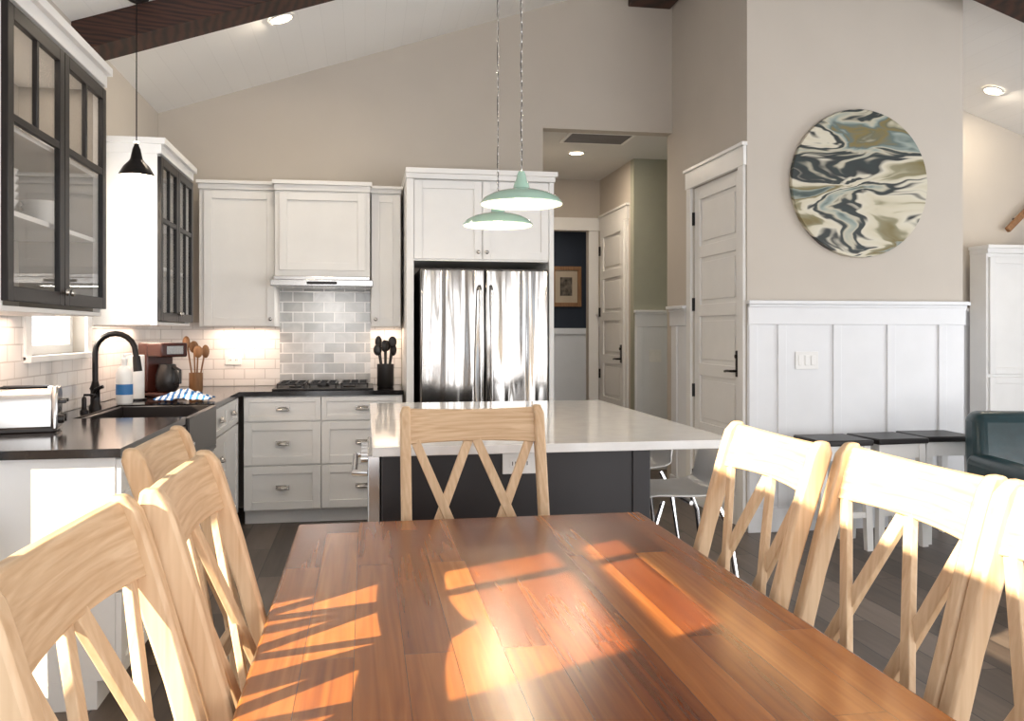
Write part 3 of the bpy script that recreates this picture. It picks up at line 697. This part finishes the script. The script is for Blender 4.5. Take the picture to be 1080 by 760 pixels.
MB().tube([(0,-.12,.08),(0,-.17,.09),(0,-.17,.17),(0,-.11,.19)],.009).obj('handle',RUBBER,r)
MB().box((-.06,-.124,.27),(.06,-.119,.32)).obj('control_panel',STEEL,r)
r=root('dish_soap_bottle','white bottle with blue label beside the sink','bottle',(-1.36,5.20,T1))
MB().lathe([(.042,0),(.045,.01),(.045,.17),(.035,.20),(.016,.215),(.016,.235)]).obj('body',PLASTIC,r)
MB().lathe([(.0458,.05),(.0458,.11)],cap=False).obj('label_band',BLUE,r)
MB().lathe([(.018,.235),(.018,.255),(.008,.262),(.008,.28)]).tube([(0,0,.278),(.04,0,.282)],.006).obj('pump',PLASTIC,r)
r=root('paper_towel_roll','white paper towel roll on a stand','paper towel',(-1.36,5.42,T1))
MB().lathe([(.055,.012),(.055,.27),(.02,.27),(.02,.012)]).obj('roll',mat('paper',(.82,.82,.80),.9),r)
MB().lathe([(.07,0),(.07,.01),(.008,.012),(.008,.30),(.014,.31)]).obj('stand',BRONZE,r)
m=MB(); n=22; V=[]
for i in range(n):
    row=[]
    for j in range(n):
        u,v=i/(n-1)-.5,j/(n-1)-.5
        rr=1-.25*math.cos(6*math.atan2(v,u+1e-6))
        h=.045*math.exp(-(u*u+v*v)*7)+.018*abs(math.sin(u*17+v*5))*math.exp(-(u*u+v*v)*5)+.010*abs(math.sin(v*23-u*7))+.003
        row.append(m.bm.verts.new((u*.26*rr,v*.22,h)))
    V.append(row)
for i in range(n-1):
    for j in range(n-1): m.bm.faces.new((V[i][j],V[i+1][j],V[i+1][j+1],V[i][j+1]))
def cloth_mat():
    mm,t,b=nt('striped_cloth'); tc=N(t,'ShaderNodeTexCoord'); wv=N(t,'ShaderNodeTexWave'); wv.inputs['Scale'].default_value=9; wv.inputs['Distortion'].default_value=2
    L(t,tc.outputs['Object'],wv.inputs['Vector']); r=ramp(t,[(.5,(.75,.76,.78)),(.62,(.03,.16,.42))]); L(t,wv.outputs['Fac'],r.inputs['Fac']); L(t,r.outputs['Color'],b.inputs['Base Color']); b.inputs['Roughness'].default_value=.9
    return mm
tag(m.obj('dish_towel',cloth_mat(),loc=(-1.05,5.30,T1+.001),solid=.003,ang=80),'crumpled blue and white dish towel by the sink','towel')
def crock(loc,mt,label,um,grp,n,h=.15,R=.055):
    o=tag(MB().lathe([(R*.9,0),(R,.01),(R,h),(R-.006,h),(R-.006,.012),(.001,.012)],cap=True).obj('utensil_crock',mt,loc=loc),label,'utensil holder')
    for k in range(n):
        a=2*PI*k/n+.4; dx,dy=math.cos(a),math.sin(a)
        p0=(dx*.012,dy*.012,.016); lean=.055; hh=.25+.03*((k*37)%3)
        p1=(dx*lean,dy*lean,hh)
        u=root('kitchen_utensil',('black ' if um is RUBBER else 'wooden ')+'cooking utensil standing in crock','utensil',loc,0,grp)
        MB().cyl(p0,p1,.005,.006,seg=10).obj('handle',um,u)
        MB().ball((p1[0]*1.15,p1[1]*1.15,p1[2]+.025),(.032,.010,.042) if k%2 else (.026,.018,.046),u=14,v=8).obj('head',um,u)
crock((.15,6.42,T1),RUBBER,'black crock full of utensils beside the cooktop',RUBBER,'black utensils in the crock',6,.17,.062)
crock((-1.14,6.12,T1),OAK,'wooden holder with wooden utensils in the corner',OAK,'wooden utensils in the holder',4,.13,.045)
def bowl(loc,R,label,grp):
    o=MB().lathe([(R*.45,0),(R*.5,.006),(R*.8,R*.35),(R,R*.7),(R*.96,R*.7),(R*.75,R*.37),(.001,.01)]).obj('bowl',CERAM,loc=loc); return tag(o,label,'bowl',grp)
z=1.40+.348
for k in range(5): bowl((-1.33,3.36,z+.002+k*.028),.085,'white ceramic bowl stacked in glass cabinet','white bowls in the cabinet')
for k in range(4): bowl((-1.33,3.85,z+.002+k*.022),.08,'white ceramic bowl stacked in glass cabinet','white bowls in the cabinet')
def cupo(loc):
    r=root('mug','white ceramic mug on cabinet shelf','mug',loc,0,'white mugs in the cabinet')
    MB().lathe([(.032,0),(.038,.01),(.04,.09),(.036,.09),(.034,.012),(.001,.01)]).obj('body',CERAM,r)
    MB().tube([(.038,0,.075),(.062,0,.07),(.064,0,.035),(.038,0,.022)],.005,8).obj('handle',CERAM,r)
for y in (3.25,3.42,3.8,3.95): cupo((-1.32,y,1.40+.638))
r=root('trash_can','white step trash can with black lid beside cabinet end','trash can',(-1.33,2.93,0))
MB().lathe([(.14,0),(.15,.02),(.155,.60)]).obj('body',PLASTIC,r)
MB().lathe([(.162,.60),(.164,.64),(.15,.68),(.09,.70),(.001,.705)]).obj('lid',RUBBER,r)
MB().box((.12,-.03,.01),(.19,.03,.025)).obj('pedal',RUBBER,r)
# ------------------------------------------------------------------ lights
def sun():
    l=bpy.data.lights.new('sun','SUN'); l.energy=21; l.color=(1,.85,.62); l.angle=.007
    o=bpy.data.objects.new('sun',l); S.collection.objects.link(o)
    o.rotation_euler=Vector((1,.47,-.60)).to_track_quat('-Z','Y').to_euler(); o.location=(-8,-4,6)
sun()
def area(name,loc,dirv,sx,sy,e,col):
    l=bpy.data.lights.new(name,'AREA'); l.shape='RECTANGLE'; l.size=sx; l.size_y=sy; l.energy=e; l.color=col
    o=bpy.data.objects.new(name,l); S.collection.objects.link(o); o.location=loc
    o.rotation_euler=Vector(dirv).to_track_quat('-Z','Z' if abs(dirv[2])<.9 else 'Y').to_euler(); return o
area('skylight_rear',(.75,YF+.05,1.2),(0,1,0.3),3.4,2.1,80,(1,.96,.92))  # fill lamp added in an unseen opening behind the camera
area('fill_rear_b',(4.85,YF+.05,1.2),(0,1,0.3),3.4,2.1,130,(1,.97,.94))  # second added rear fill lamp, brightens the pantry wall
area('fill_side',(XR-.05,2.75,1.3),(-1,0,0.4),3.4,1.9,120,(.97,.98,1))  # added fill lamp at the unseen right wall
area('skylight_left',(XL-.16,4.62,1.76),(1,0,-.1),.78,1.0,14,(1,.97,.93))
area('under_cabinet',(-1.36,3.56,1.392),(0,0,-1),.25,.9,5,(1,.74,.57))
area('under_cabinet',(-1.36,5.6,1.362),(0,0,-1),.25,.8,5,(1,.74,.57))
area('under_cabinet',(-.9,6.58,1.362),(0,0,-1),.4,.15,3,(1,.74,.57))
area('under_cabinet',(.16,6.58,1.362),(0,0,-1),.18,.15,1,(1,.75,.55))
area('hood_light',(-.3,6.4,1.65),(0,0,-1),.4,.15,2,(1,.93,.85))
area('cabinet_light',(-1.34,3.56,2.40),(0,0,-1),.2,.9,2,(1,.85,.7))
area('hall_light',(1.94,7.73,2.98),(0,0,-1),.3,.3,13,(1,.85,.68))
area('hall_daylight',(3.9,7.35,1.6),(-1,.0,0),.9,1.8,5,(.95,1,.85))
area('study_light',(2.3,10,2.65),(0,0,-1),.5,.5,7,(1,.9,.8))
area('ceiling_can',(-.515,5.51,c(-.515)-.03),(0,0,-1),.12,.12,8,(1,.85,.65))
area('ceiling_can',(5.07,6.22,c(5.07)-.03),(0,0,-1),.12,.12,8,(1,.85,.65))
w=bpy.data.worlds.new('world'); S.world=w; w.use_nodes=True
bg=w.node_tree.nodes['Background']; bg.inputs[0].default_value=(.80,.89,1,1); bg.inputs[1].default_value=1.8
# ------------------------------------------------------------------ camera
cam=bpy.data.cameras.new('camera'); co=bpy.data.objects.new('camera',cam); S.collection.objects.link(co)
co.location=(0,0,1.33); co.rotation_euler=(PI/2,0,-math.atan(155/900))
cam.sensor_fit='HORIZONTAL'; cam.sensor_width=36; cam.lens=36*900/1080; cam.shift_y=-30/1080; cam.clip_start=.05
S.camera=co
S.view_settings.view_transform='Standard'
S.view_settings.exposure=0.12
